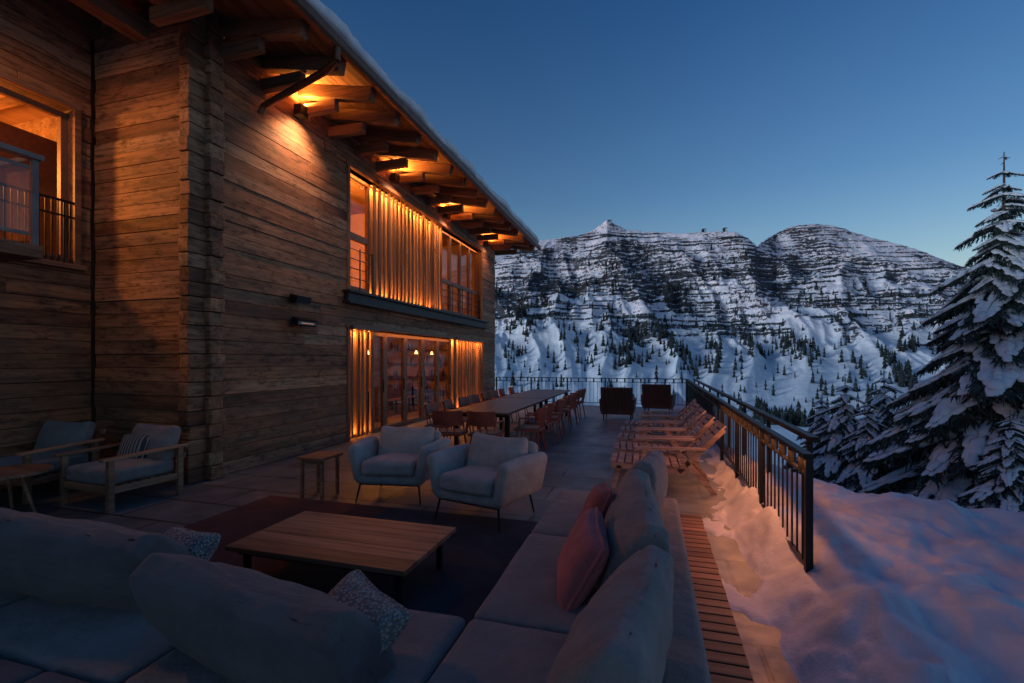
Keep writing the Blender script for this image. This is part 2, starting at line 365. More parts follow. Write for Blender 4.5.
def forest():
    N_=20000
    al=rng.uniform(-22,33,N_); rr=rng.uniform(500,1330,N_)
    x=rr*np.sin(np.radians(al)); y=rr*np.cos(np.radians(al))
    k=np.tan(np.radians(al+16.4)); u=512+k*469.3
    z=height(al,rr); vv=360-(z-1.65)/(rr*np.cos(np.radians(al+16.4)))*469.3
    dens=fbm(x/50,y/200,4)+0.08
    band=np.exp(-((vv-(335+ (u-640)*0.16))/28)**2)*1.0
    p=dens*1.0+band*0.48-0.58 - np.clip((300-vv)/60,0,1)*0.55
    p+=np.where((u>600)&(u<870),0.12,-0.05)
    sel=rng.random(N_)<np.clip(p*1.3,0.034,0.65)
    x=x[sel];y=y[sel];z=z[sel]; print("firs",len(x))
    V=[];F=[]
    for i in range(len(x)):
        hh=rng.uniform(8,23)*rng.uniform(.7,1); w=hh*rng.uniform(0.15,0.22); o=len(V)
        ks=[(0.05,1.0),(0.34,0.55),(0.36,0.78),(0.62,0.3),(0.64,0.5)]
        for (hz,wr) in ks:
            ph=rng.random()*6
            for j in range(5):
                t=ph+j*1.2566; q=w*wr*rng.uniform(0.75,1.25); V.append((x[i]+q*math.cos(t),y[i]+q*math.sin(t),z[i]-1+hz*hh))
        V.append((x[i],y[i],z[i]-1+hh))
        for a,b_ in((0,1),(2,3)):
            for j in range(5): F.append((o+a*5+j,o+a*5+(j+1)%5,o+b_*5+(j+1)%5,o+b_*5+j))
        for j in range(5): F.append((o+20+j,o+20+(j+1)%5,o+25))
    me=bpy.data.meshes.new("distant_forest"); me.from_pydata(V,[],F); me.materials.append(FOR)
    o=bpy.data.objects.new("distant_forest",me); COL.objects.link(o)
FOR=simple("distant_fir_green",(0.015,0.022,0.022),0.9,0,0.1,0.5,0)
forest()
def barriers():
    V=[];F=[]
    for row in range(340):
        a0=rng.uniform(-20,25); L=rng.uniform(1.5,7.0)
        lev=rng.uniform(0.42,0.98)
        al=np.arange(a0,min(a0+L,29),0.11)
        if len(al)<3: continue
        RR=np.interp(al,[-20,0,8,11,13,20,31],[1350,1420,1400,1400,1650,1750,1700]); rr=480+(RR-480)*lev
        z=height(al,rr); zt=np.median(z)
        for it in range(6): rr=rr+(zt-z)*1.2; z=height(al,rr)
        ok=np.abs(z-zt)<8
        for i in range(len(al)-1):
            if rng.random()<0.15 or not(ok[i] and ok[i+1]): continue
            p0=(rr[i]*math.sin(R(al[i])),rr[i]*math.cos(R(al[i]))); p1=(rr[i+1]*math.sin(R(al[i+1]-0.02)),rr[i+1]*math.cos(R(al[i+1]-0.02)))
            o=len(V); V+=[(p0[0],p0[1],z[i]-1),(p1[0],p1[1],z[i+1]-1),(p1[0],p1[1]+1.5,z[i+1]+3.7),(p0[0],p0[1]+1.5,z[i]+3.7)]
            F.append((o,o+1,o+2,o+3))
    me=bpy.data.meshes.new("avalanche_barriers"); me.from_pydata(V,[],F); me.materials.append(FOR)
    o=bpy.data.objects.new("avalanche_barriers",me); COL.objects.link(o)
barriers()
def polar(u,v_,Rr_): 
    k=(u-512)/469.3; d=Rr_*math.cos(math.atan(k)); x=d*(math.cos(TH)*k-math.sin(TH)); y=d*(math.cos(TH)+math.sin(TH)*k); return x,y,H+(360-v_)/469.3*d
for (u,v_,ww) in((609,222,6),(703,231,7),(724,230,6)):
    x,y,z=polar(u,v_,1405); q=MB(); q.box(-ww/2,ww/2,-4,4,-8,3,DGREY); q.prof([(-ww/2-1,3),(ww/2+1,3),(0,6)],-5,5,DGREY); q.tube((ww/2+4,0,-8),(ww/2+4,0,6),0.7,0.5,DGREY); q.box(ww/2,ww/2+6,-1,1,5,6,DGREY)
    q.obj("lift_station",loc=(x,y,z))

# ------------------------------------------------------------------ terrace
mb=MB(); mb.box(-7.9,1.25,-6,17.2,-0.45,0.0,PAVE); mb.box(-7.9,1.2,-5.9,17.1,-6,-0.45,CONC); mb.obj("stone_terrace")
mb=MB(); mb.box(-4.4,-2.75,2.0,4.62,0.004,0.014,RUG); mb.box(-2.75,-0.45,2.0,4.62,0.004,0.016,RUG2); mb.obj("rug")
mb=MB()
for i in range(46):
    y=0.6+i*0.1; mb.box(0.27,0.50+rng.uniform(-.004,.004),y,y+0.085,0.02,0.05,DK)
mb.box(0.30,0.34,0.6,5.2,0.003,0.02,DK); mb.box(0.42,0.46,0.6,5.2,0.003,0.02,DK)
mb.obj("timber_deck_strip",bevel=0.003)
# snow bank
xs=np.concatenate([np.linspace(0.44,3.2,170),np.linspace(3.25,16,150)]); ys=np.linspace(0.2,24,560)
GXX,GYY=np.meshgrid(xs,ys)
def ss(a,b_,x): t=np.clip((x-a)/(b_-a),0,1); return t*t*(3-2*t)
edge=0.70+0.10*fbm(GYY/1.1,GXX*0.3,4)+0.2*ss(5,8,GYY)
thin=ss(-0.10,0.25,fbm(GXX*2.4,GYY*1.5,5)+ (GXX-0.66)*1.2-0.35*ss(4.2,5.5,GYY))*0.035
hb=ss(0,0.5,GXX-edge)*0.33*(1-0.6*ss(6,11,GYY))
lump=0.14*fbm(GXX*0.6,GYY*0.6,4,0.45)+0.022*fbm(GXX*2.6,GYY*2.6,4,0.5)
out_=ss(1.2,2.6,GXX)
Dist=np.hypot(GXX-0,GYY-0)
snz=-0.02+thin+hb*(1+0.20*fbm(GXX*2.6,GYY*2.2,4,0.5))+out_*(0.04+lump)
drop=ss(5.0,14,Dist+0.5*fbm(GXX*.5,GYY*.5,3))*out_*5.2 + ss(1.3,1.8,GXX)*ss(7,11,GYY)*1.2
snz=snz-drop
snz=np.where(GXX>15.5,snz-3,snz)
gridmesh("snow_bank",GXX,GYY,snz,[SNOWB])

# ------------------------------------------------------------------ chalet
chalet=empty("timber_chalet")
XW=-5.85; RH=0.1925
def rows(mb,ax,pos,a0,a1,z0,z1,holes,m,thick=0.05,sgn=1,maxl=4.0):
    z=z0
    while z<z1-0.01:
        zt=min(z+RH,z1); zc=(z+zt)/2
        iv=[(a0,a1)]
        for(h0,h1,b0,b1) in holes:
            if b0<zc<b1:
                nv=[]
                for(p,q) in iv:
                    if h1<=p or h0>=q: nv.append((p,q)); continue
                    if h0>p: nv.append((p,h0))
                    if h1<q: nv.append((h1,q))
                iv=nv
        for(p,q) in iv:
            c=p
            while c<q-0.01:
                L=random.uniform(1.6,maxl); e=c+L
                if q-e<0.7: e=q
                d=random.uniform(-0.012,0.014)
                g=random.uniform(0.002,0.006)
                if ax=='x': mb.box(pos-thick,pos+d,c+0.002,e-0.002,z+g,zt-g*0.6,m)
                else: mb.box(c+0.002,e-0.002,pos-d,pos+thick,z+g,zt-g*0.6,m)
                c=e
        z=zt
LO=(8.12,16.1,0,12*RH); UP=(8.12,16.0,16*RH,29*RH)
mb=MB()
rows(mb,'x',XW,5.25,17.5,0.0,33*RH,[LO,UP],W_Y)
rows(mb,'x',-7.85,-10,4.85,0.0,36*RH,[(2.3,4.70,16*RH-.08,27*RH)],W_Y)
mb.obj("wall_boards",chalet,bevel=0.004)
mb=MB(); rows(mb,'y',4.9,-7.85,XW-0.18,0,35*RH,[],W_X); mb.obj("return_wall_boards",chalet,bevel=0.004)
mb=MB()
for i in range(34):
    z=i*RH; j=random.uniform(-.012,.012)
    mb.box(XW-0.17,XW+0.005+j*.5,4.74+random.uniform(-.015,.015),5.25,z+.004,z+RH-.004,W_Y)
    mb.box(XW-0.12,XW+0.11+random.uniform(-.015,.015)-(.03 if i%2 else 0),4.98+j,5.2,z+.006,z+RH-.003,W_X)
mb.obj("log_corner",chalet,bevel=0.012)
mb=MB(); bk=W_Z
xb0,xb1=XW-0.30,XW-0.05
def back(y0,y1,z0,z1): mb.box(xb0,xb1,y0,y1,z0,z1,bk,0)
back(5.25,8.12,0,6.4); back(16.1,17.5,0,6.4); back(8.12,16.1,LO[3],UP[2]); back(8.12,16.1,UP[3],6.4)
mb.box(-8.15,-7.9,-10,2.3,0,7,bk,0); mb.box(-8.15,-7.9,4.7,5.2,0,7,bk,0); mb.box(-8.15,-7.9,2.3,4.7,0,16*RH-.08,bk,0); mb.box(-8.15,-7.9,2.3,4.7,27*RH,7,bk,0)
mb.box(-7.85,XW-.18,4.95,5.25,0,6.9,bk,0)
mb.box(-16,-6.15,17.25,17.5,0,6.4,bk,0); mb.box(-16,-15.8,-10,17.25,0,6.4,bk,0); mb.box(-15.8,-8.15,-10,-9.8,0,7,bk,0)
mb.obj("structural_walls",chalet)
mb=MB()
mb.box(-11,-6.16,8.0,16.2,-0.05,0.003,TK_Y,0.2); mb.box(-11,-6.16,5.3,17.2,2.55,2.95,PLAS,0); mb.box(-11.2,-11,5.2,17.2,0,6.2,PLAS,0)
mb.box(-11,-6.16,7.7,7.9,0.003,2.55,PLAS,0); mb.box(-11,-6.16,16.3,16.5,0.003,2.55,PLAS,0)
mb.box(-11,-6.16,7.7,7.9,2.95,5.95,PLAS,0); mb.box(-11,-6.16,16.3,16.5,2.95,5.95,PLAS,0); mb.box(-11,-6.16,12.0,12.15,2.95,5.95,PLAS,0)
mb.box(-11,-6.16,5.3,17.2,5.95,6.15,RW_Y,0.8)
mb.box(-11.5,-8.16,-1,5.0,2.75,2.93,PLAS,0); mb.box(-11.5,-8.16,-1,5.0,5.45,5.6,RW_Y,0.8); mb.box(-11.6,-11.5,-1,5,2.93,5.45,PLAS,0); mb.box(-11.5,-8.16,5.0,5.1,2.93,5.45,RW_Y,0.7)
mb.box(-8.9,-8.75,4.1,4.98,2.93,5.0,FRAME); mb.box(-11.5,-8.2,3.1,3.3,5.25,5.45,W_X); mb.box(-11.5,-8.2,4.2,4.4,5.25,5.45,W_X)
mb.box(-11.45,-11.2,2,4.8,2.93,4.9,TK_Y)
mb.box(-10.9,-10.5,9,15,0.9,0.95,TK_Y); mb.box(-10.9,-10.6,9,15,0.003,0.9,FRAME); 
for z in(.5,1.0,1.5,2.0): mb.box(-10.0,-7.0,15.95,16.28,z,z+.03,FRAME)
for i in range(60):
    x=random.uniform(-9.9,-7.1); z=random.choice((.53,1.03,1.53,2.03)); mb.tube((x,16.1,z),(x,16.1,z+random.uniform(.15,.32)),.04,.02,random.choice((BLK,FRAME,COP)),6)
for y in(9.3,10.9,13.3): mb.box(-7.0,-6.9,y,y+.14,0.003,2.55,TK_X)
for i in range(5): mb.box(-8.6,-7.8,9.2+i*1.4,10.0+i*1.4,0.72,0.76,TK_Y); mb.tube((-8.2,9.6+i*1.4,0.003),(-8.2,9.6+i*1.4,0.72),0.04,0.04,BLK)
for i in range(12):
    y=9+random.random()*6.5; x=random.choice((-7.5,-8.9)); mb.box(x-.2,x+.2,y-.2,y+.2,.42,.46,FRAME); mb.box(x-.22,x-.18,y-.2,y+.2,.46,.9,FRAME); mb.tube((x,y,0),(x,y,.42),.03,.03,BLK)
mb.obj("interior_rooms",chalet)
mb=MB()
for (x,y) in((-7.6,9.8),(-7.9,11.3),(-8.4,12.7),(-9.2,10.4),(-9.4,14.2),(-7.3,14.9),(-7.0,13.2)):
    mb.tube((x,y,2.55),(x,y,1.95),0.006,0.006,BLK); mb.tube((x,y,1.95),(x,y,1.84),0.02,0.06,BULB,10)
mb.obj("pendant_lamps",chalet,smooth=False)
light("bar_light",'POINT',(-8.5,10.5,2.2),34,size=0.15,parent=chalet); light("bar_light",'POINT',(-7.6,13.4,2.2),42,size=0.15,parent=chalet)
light("room_light",'POINT',(-7.2,9.4,5.2),300,size=0.2,parent=chalet); light("room_light",'POINT',(-8.5,14.2,5.2),60,size=0.2,parent=chalet)
light("wing_room_light",'POINT',(-9.6,3.4,4.7),420,size=0.2,parent=chalet)
def frame(mb,x,y0,y1,z0,z1,w=0.07,d=0.08,m=FRAME):
    mb.box(x-d,x,y0,y0+w,z0,z1,m); mb.box(x-d,x,y1-w,y1,z0,z1,m); mb.box(x-d,x,y0+w,y1-w,z0,z0+w,m); mb.box(x-d,x,y0+w,y1-w,z1-w,z1,m)
    q=x-d*.6; mb.add([(q,y0+w,z0+w),(q,y1-w,z0+w),(q,y1-w,z1-w),(q,y0+w,z1-w)],[(0,1,2,3)],GLASS)
mb=MB(); gx=XW-0.12
frame(mb,gx,8.2,9.1,16*RH+.05,4.25); frame(mb,gx,8.2,9.1,4.25,29*RH-.05)
ys_=[12.72,13.5,14.3,15.1,15.92]
for a,b_ in zip(ys_[:-1],ys_[1:]):
    frame(mb,gx,a,b_,16*RH+.05,4.05,0.06); frame(mb,gx,a,b_,4.05,29*RH-.05,0.06)
yd=[9.2,9.75,10.7,11.65,12.6,13.55]
for i,(a,b_) in enumerate(zip(yd[:-1],yd[1:])):
    frame(mb,gx,a,b_,0.02,12*RH-.03,0.085,0.08,FRAME)
    mb.box(gx,gx+.03,b_-0.12,b_-0.10,0.9,1.2,BLK)
for(a,b_) in((8.2,9.1),(12.72,15.92)):
    for z in(3.35,3.55,3.75,3.95): mb.box(gx+.03,gx+.05,a,b_,z,z+0.018,BLK)
    k=int((b_-a)/0.8)+1
    for i in range(k+1): y=a+(b_-a)*i/k; mb.box(gx+.05,gx+.07,y-.015,y+.015,3.1,4.0,BLK)
for(a,b_,c,d) in((8.12,16.0,UP[2],UP[3]),(8.12,16.1,0,LO[3])):
    mb.box(XW-.25,XW+.03,a,a+.075,c,d,FRAME); mb.box(XW-.25,XW+.03,b_-.075,b_,c,d,FRAME); mb.box(XW-.25,XW+.035,a-.05,b_+.05,d,d+.07,FRAME)
mb.obj("windows_and_doors",chalet,bevel=0.004)
mb=MB(); frame(mb,-7.95,2.38,3.6,3.05,5.15,0.08); frame(mb,-7.95,3.6,4.62,3.05,5.15,0.08)
mb.box(-8.1,-7.80,4.62,4.70,2.97,5.2,TK_Y); mb.box(-8.1,-7.8,2.3,4.7,5.2,5.28,TK_Y); mb.box(-8.1,-7.76,2.3,4.75,2.93,3.0,TK_Y)
for i in range(14): mb.box(-7.84,-7.82,3.66+i*.07,3.675+i*.07,3.0,3.85,BLK)
mb.box(-7.85,-7.81,3.6,4.62,3.85,3.88,BLK); mb.box(-7.85,-7.81,3.6,4.62,3.65,3.67,BLK)
mb.obj("wing_window",chalet,bevel=0.004)
mb=MB(); YB=3.74; mb.box(-7.83,-6.9,1.2,YB+.03,2.85,3.0,W_Y)
for y in(1.25,2.5,YB-.03): mb.box(-6.98,-6.92,y-.03,y+.03,3.0,4.0,CONC)
mb.box(-7.02,-6.88,1.2,YB+.03,4.0,4.06,CONC); mb.box(-7.83,-7.02,YB-.05,YB+.03,4.0,4.06,CONC)
mb.box(-6.955,-6.945,1.3,YB-.08,3.88,3.92,CONC); mb.box(-6.955,-6.945,1.3,YB-.08,3.1,3.14,CONC)
for q in(-6.95,): mb.add([(q,1.3,3.14),(q,YB-.08,3.14),(q,YB-.08,3.88),(q,1.3,3.88)],[(0,1,2,3)],GLASS)
mb.add([(-7.8,YB,3.08),(-7.0,YB,3.08),(-7.0,YB,3.92),(-7.8,YB,3.92)],[(0,1,2,3)],GLASS)
mb.obj("wing_balcony",chalet,bevel=0.004)
def slats(y0,y1,z0,z1,name,p=1.0):
    mb=MB(); y=y0
    mb.box(XW-.25,XW-.22,y0,y1,z0,z1,SL_Z,0.9)
    while y<y1-0.03:
        w_=random.uniform(0.055,0.10); d=random.uniform(-.022,.022)
        mb.box(XW-.07+d*.5,XW-.03+d,y,min(y+w_,y1),z0+.02,z1-.02,SL_Z); y+=w_+random.uniform(0.075,0.12)
    L=y1-y0
    mb.box(XW-.17,XW-.14,y0+.05,y1-.05,z1-.03,z1-.015,LED)
    mb.box(XW+.036,XW+.10,y0,y1,z1-.03,z1+.05,FRAME)
    mb.obj(name,chalet,bevel=0.004)
    light("led_strip",'AREA',(XW+.02,(y0+y1)/2,z1-.03),1.6*L*p,size=.02,sy=L*.96,parent=chalet,aim=(XW-.08,(y0+y1)/2,z1-1.5))
    light("led_strip_back",'AREA',(XW-.145,(y0+y1)/2,z1-.035),34*L*p,size=.03,sy=L*.96,parent=chalet,aim=(XW-.19,(y0+y1)/2,z1-1.0))
    light("led_strip_low",'AREA',(XW-.145,(y0+y1)/2,z0+.035),12*L*p,size=.03,sy=L*.96,parent=chalet,aim=(XW-.19,(y0+y1)/2,z0+1.0))
slats(9.14,12.70,UP[2],UP[3],"slat_screen_upper",1.0); slats(8.2,9.18,0.02,LO[3],"slat_screen_lower",1.0); slats(13.57,16.02,0.02,LO[3],"slat_screen_lower_far",1.0)
light("led_strip",'AREA',(XW-.05,14.3,UP[3]-.03),9,size=.02,sy=3,parent=chalet,aim=(XW-.2,14.3,3)); light("led_strip",'AREA',(XW-.05,11.4,LO[3]-.03),8,size=.02,sy=4,parent=chalet,aim=(XW-.2,11.4,0))
light("led_strip",'AREA',(XW-.05,8.65,UP[3]-.03),6,size=.02,sy=.8,parent=chalet,aim=(XW-.2,8.65,3))
mb=MB(); mb.box(XW+.016,XW+.20,7.95,16.25,2.78,2.82,DGREY); mb.box(XW+.016,XW+.20,7.95,16.25,3.0,3.05,DGREY); mb.box(XW+.016,XW+.12,8.0,16.2,2.82,3.0,DGREY)
mb.obj("steel_ledge",chalet,bevel=0.004)
def zu(x): return 6.12+(-4.31-x)*0.20
mb=MB(); XR=-16.5
x=-4.33
while x>-11:
    mb.prof([(x,zu(x)),(x-.155,zu(x-.155)),(x-.155,zu(x-.155)+.03),(x,zu(x)+.03)],3.4 if x>-6.3 else -10.5,18.15,RW_Y); x-=.16
for (xa,y0) in((-4.31,3.4),(-6.3,-10.5)):
    y1=18.2 if xa>-5 else 3.4
    mb.prof([(xa,zu(xa)+.03),(XR,zu(XR)+.03),(XR,zu(XR)+.18),(xa,zu(xa)+.18)],y0,y1,DGREY,0.2)
    mb.prof([(xa+.03,zu(xa)-.02),(xa+.03,zu(xa)+.2),(xa,zu(xa)+.2),(xa,zu(xa)-.02)],y0,y1,RW_Y,0.3)
mb.obj("roof_deck",chalet)
mb=MB(); y=3.6
while y<18.2:
    mb.beam((-4.40,y,zu(-4.40)-.11),(-8.2,y,zu(-8.2)-.11),0.15,0.21,RW_X)
    mb.box(-6.0,-5.1,y-.06,y+.06,zu(-5.1)-.40,zu(-5.1)-.22,RW_X)
    y+=0.8
y=-9.5
while y<3.4: mb.beam((-6.4,y,zu(-6.4)-.11),(-9.2,y,zu(-9.2)-.11),0.15,0.21,RW_X); y+=.9
mb.box(-6.10,-5.86+.03,3.55,18.1,6.20,6.34,RW_Y)
mb.box(-8.05,-7.85+.05,-10,5.5,6.62,6.82-.05,RW_Y)
for x_ in(-6.9,-7.85): mb.box(x_-.12,x_+.12,3.4,5.0,zu(x_)-.47,zu(x_)-.215,RW_Y)
mb.obj("rafters_and_purlins",chalet,bevel=0.01)
ys=np.linspace(3.3,18.28,220)
SX=[];SY=[];SZ=[]
for y in ys:
    nz=0.05*float(fbm(np.array([y*1.3]),np.array([0.5]),4)[0])
    prof=[(-4.33,zu(-4.33)+.18),(-4.25+nz,zu(-4.3)+.20),(-4.22+nz,zu(-4.3)+.30+nz),(-4.30,zu(-4.3)+.40+nz),(-4.6,zu(-4.6)+.48+nz),(-6,zu(-6)+.52),(-10,zu(-10)+.55),(-16.5,zu(-16.5)+.55),(-16.5,zu(-16.5)+.15)]
    SX.append([p[0] for p in prof]);SY.append([y]*len(prof));SZ.append([p[1] for p in prof])
o=gridmesh("roof_snow",np.array(SX),np.array(SY),np.array(SZ),[SNOW]); o.parent=chalet
mb=MB(); 
pr=[(-4.275,zu(-4.3)+.06),(-4.275,zu(-4.3)-.05),(-4.26,zu(-4.3)-.09),(-4.20,zu(-4.3)-.09),(-4.16,zu(-4.3)-.05),(-4.16,zu(-4.3)+.05),(-4.175,zu(-4.3)+.05),(-4.19,zu(-4.3)-.05),(-4.25,zu(-4.3)-.05),(-4.26,zu(-4.3)+.06)]
mb.prof(pr,3.4,18.2,COP)
P=[(-4.23,5.64,6.05),(-4.23,5.64,5.86),(-4.5,5.7,5.78),(-5.72,5.86,5.56),(-5.78,5.86,5.45)]
for a,b_ in zip(P[:-1],P[1:]): mb.tube(a,b_,0.05,0.05,COP,12)
mb.obj("gutter_and_downpipe",chalet)
def walllamp(y,z,up=170,down=230):
    mb=MB(); mb.box(XW+.016,XW+.05,y-.05,y+.05,z-.06,z+.06,BLK); mb.box(XW+.05,XW+.20,y-.09,y+.09,z-.09,z+.09,BLK)
    mb.box(XW+.07,XW+.18,y-.06,y+.06,z+.09,z+.095,BULB)
    mb.obj("wall_lamp_body",chalet,bevel=0.005)
    light("wall_lamp_up",'SPOT',(XW+.14,y,z+.12),up,size=0.04,parent=chalet,aim=(XW+.8,y,z+2),spot=165,blend=0.5)
    if down: light("wall_lamp_down",'SPOT',(XW+.42,y,z-.12),down,color=(1,0.50,0.25),size=0.05,parent=chalet,aim=(XW-.9,y,z-2.0),spot=115,blend=1)
walllamp(6.68,5.90,200,165); walllamp(12.68,5.90,240,60); walllamp(9.75,5.90,200,55); walllamp(16.2,5.90,240,30)  # last two lamps are added to carry the glow along the soffit
light("wing_fill_spot",'SPOT',(-6.8,2.9,6.2),95,color=(1,0.43,0.18),size=0.06,parent=chalet,aim=(-7.2,4.9,3.5),spot=100,blend=1)  # added spot out of view, standing in for window spill on the return wall
mb=MB(); mb.box(XW+.016,XW+.10,6.55,6.60,2.62,2.72,BLK); mb.obox((XW+.16,6.62,2.68),(0.16,0.34,0.12),(0,R(12),0),BLK)
mb.obox((XW+.16,6.72,2.30),(0.12,0.50,0.12),(0,R(20),0),BLK); mb.obox((XW+.222,6.72,2.275),(0.006,0.44,0.06),(0,R(20),0),CONC); mb.obox((XW+.227,6.72,2.273),(0.006,0.30,0.012),(0,R(20),0),HEAT); mb.box(XW+.016,XW+.10,6.6,6.66,2.26,2.32,BLK); mb.box(XW+.016,XW+.10,6.80,6.86,2.26,2.32,BLK)
mb.obj("patio_heater_and_spotlight",chalet,bevel=0.003)

# ------------------------------------------------------------------ railing
def railing(p0,p1,name,h=1.0,zb=.12):
    p0=Vector(p0);p1=Vector(p1); L=(p1-p0).length; d=(p1-p0).normalized(); mb=MB()
    up=Vector((0,0,1))
    mb.beam(p0+up*h,p1+up*h,0.06,0.025,BLK); mb.beam(p0+up*(h-.13),p1+up*(h-.13),0.03,0.02,BLK); mb.beam(p0+up*zb,p1+up*zb,0.03,0.02,BLK)
    k=round(L/1.45)
    for i in range(k+1):
        q=p0+d*(L*i/k); mb.beam(q+up*-.1,q+up*(h-.012),0.045,0.045,BLK)
    k=round(L/0.135)
    for i in range(1,k):
        q=p0+d*(L*i/k); mb.beam(q+up*zb,q+up*(h-.13),0.012,0.012,BLK)
        if i%2: mb.tube(q+up*(h-.118),q+up*(h-.014),0.028,0.028,BLK,6)
    return mb.obj(name)
rl=railing((1.03,3.62,0),(1.20,16.9,0),"terrace_railing",zb=.24); railing((-5.6,16.95,0),(1.18,16.95,0),"terrace_railing")
light("handrail_led",'AREA',(0.985,5.8,.975),24,color=(1,.32,.10),size=.02,sy=4.4,parent=rl,aim=(.78,5.8,0)); 
mb=MB(); mb.beam((1.29,4.35,1.0),(1.42,17.0,1.0),0.07,0.045,BLK)
for i in range(9): mb.beam((1.29+i*.014,4.5+i*1.5,-.1),(1.29+i*.014,4.5+i*1.5,0.98),0.04,0.04,BLK)
mb.obj("outer_handrail",bevel=0.005)

# ------------------------------------------------------------------ sofa
sofa=empty("corner_sofa")
def seat(x0,x1,y0,y1,z0=0.24,z1=0.43,mat=F_GR,bl=0.018):
    cushion("seat_cushion",(x1-x0-.012,y1-y0-.012,z1-z0),((x0+x1)/2,(y0+y1)/2,(z0+z1)/2),(0,0,0),mat,sofa,r=0.035,bulge=(0,0,bl),nz=0.005)
mb=MB(); mb.box(-.80,.20,.1,4.36,.07,.24,DGREY); mb.box(-4.7,-.80,.62,2.07,.07,.24,DGREY)
for p in((-.75,4.25),(.12,4.25),(.12,2.2),(-4.6,.7),(-2.5,2.0)): mb.box(p[0],p[0]+.05,p[1],p[1]+.05,.016,.07,BLK)
mb.obj("sofa_base",sofa,bevel=0.01)
for a,b_ in((.1,1.05),(1.05,2.1),(2.1,3.25),(3.25,4.4)): seat(-.83,.02,a,b_)
cushion("sofa_side",(0.20,4.3,.26),(.13,2.25,.30),(0,0,0),F_GR,sofa,r=0.035,n=20,nz=.003)
for a,b_ in((-1.95,-.83),(-3.1,-1.95),(-4.7,-3.1)): seat(a,b_,1.28,2.1,mat=F_GR)
for a,b_ in((-2.3,-.83),(-4.7,-2.3)): seat(a,b_,.6,1.28,mat=F_DK)
def bc(y,L,x,z,tilt,hh=.54,mat=F_GR,yaw=0,T=.24,roll=0): cushion("back_cushion",(T,L,hh),(x,y,z),(R(roll),R(tilt),R(yaw)),mat,sofa,r=0.05,bulge=(.04,.0,.02),nz=.013,n=32,sag=.6,fold=.010)
bc(1.60,.90,-.12,.65,24,yaw=-9,roll=-4); bc(2.66,.86,-.09,.66,17,yaw=7,roll=5); bc(3.66,.78,-.05,.67,13,yaw=-8,roll=-4)
def bcy(x,L,y,z,tilt,mat=F_DK,yaw=0,hh=.56,roll=0): cushion("back_cushion",(L,.26,hh),(x,y,z),(R(tilt),R(roll),R(yaw)),mat,sofa,r=0.05,bulge=(0,.05,.02),nz=.015,n=32,sag=.6,fold=.012)
bcy(-1.46,.98,1.50,.59,38,F_DK,-4,roll=5); bcy(-2.80,1.10,1.70,.61,34,F_DK,6,roll=4); bcy(-4.1,1.1,1.6,.62,30)
def pillow(nm,x,y,z,rot,mat,s=.46): cushion(nm,(.17,s,s),(x,y,z),rot,mat,None,r=.05,nz=.008,n=22,pinch=.07)
pillow("red_pillow",-.34,2.44,.625,(R(10),R(26),R(16)),F_RED,.43); pillow("dark_red_pillow",-.34,3.02,.65,(R(-8),R(24),R(8)),F_RD2,.43)
pillow("knitted_pillow",-1.17,1.60,.55,(R(10),R(50),R(70)),KNIT,.44); pillow("knitted_pillow",-2.55,1.97,.51,(0,R(45),R(84)),KNIT,.42)

# ------------------------------------------------------------------ armchairs
def armchair(loc,rz):
    e=empty("armchair",loc,(0,0,rz)); F=F_CH
    cushion("seat_shell",(.82,.74,.12),(0,0,.27),(0,0,0),F,e,r=.05,nz=.003)
    cushion("seat_cushion",(.62,.70,.17),(0,-.06,.395),(R(-2),0,0),F,e,r=.045,bulge=(0,.01,.025),nz=.006)
    cushion("backrest",(.80,.13,.50),(0,.37,.49),(R(-12),0,0),F,e,r=.06,bulge=(0,.02,.02),nz=.005)
    cushion("back_cushion",(.68,.18,.42),(0,.23,.60),(R(-16),0,0),F,e,r=.05,bulge=(0,.04,.02),nz=.010,sag=.3,n=24,fold=.006)
    for s in(-1,1):
        cushion("armrest",(.12,.78,.42),(s*.43,0,.45),(R(0),R(12*s),R(-5*s)),F,e,r=.05,bulge=(.012,0,.02),nz=.005)
    mb=MB()
    for sx in(-1,1):
        for sy in(-1,1): mb.tube((sx*.35,sy*.31,.24),(sx*.39,sy*.35,.0),.013,.010,BLK,8)
    mb.box(-.36,.36,-.33,-.31,.2,.22,BLK); mb.box(-.36,.36,.31,.33,.2,.22,BLK)
    mb.obj("legs",e)
armchair((-1.66,4.66,.016),R(-14)); armchair((-2.94,5.12,.0),R(8))
mb=MB()
for i in range(5): mb.box(-2.92,-1.48,2.64+i*.164,2.64+i*.164+.162,.285,.32,TK_X)
mb.box(-2.86,-1.54,2.70,2.74,.245,.285,DGREY); mb.box(-2.86,-1.54,3.36,3.40,.245,.285,DGREY)
for x_ in(-2.84,-1.60):
    for y_ in(2.72,3.34): mb.box(x_,x_+.04,y_,y_+.04,.016,.245,DGREY)
mb.obj("coffee_table",bevel=0.004)
mb=MB()
for i in range(3): mb.box(-4.02,-3.66,4.62+i*.13,4.62+i*.13+.127,.47,.50,TK_X)
for x_ in(-4.0,-3.72):
    for y_ in(4.65,4.93): mb.box(x_,x_+.035,y_,y_+.035,.004,.47,TK_X)
mb.box(-3.96,-3.72,4.66,4.68,.42,.47,TK_X)
mb.obj("side_table",bevel=0.004)
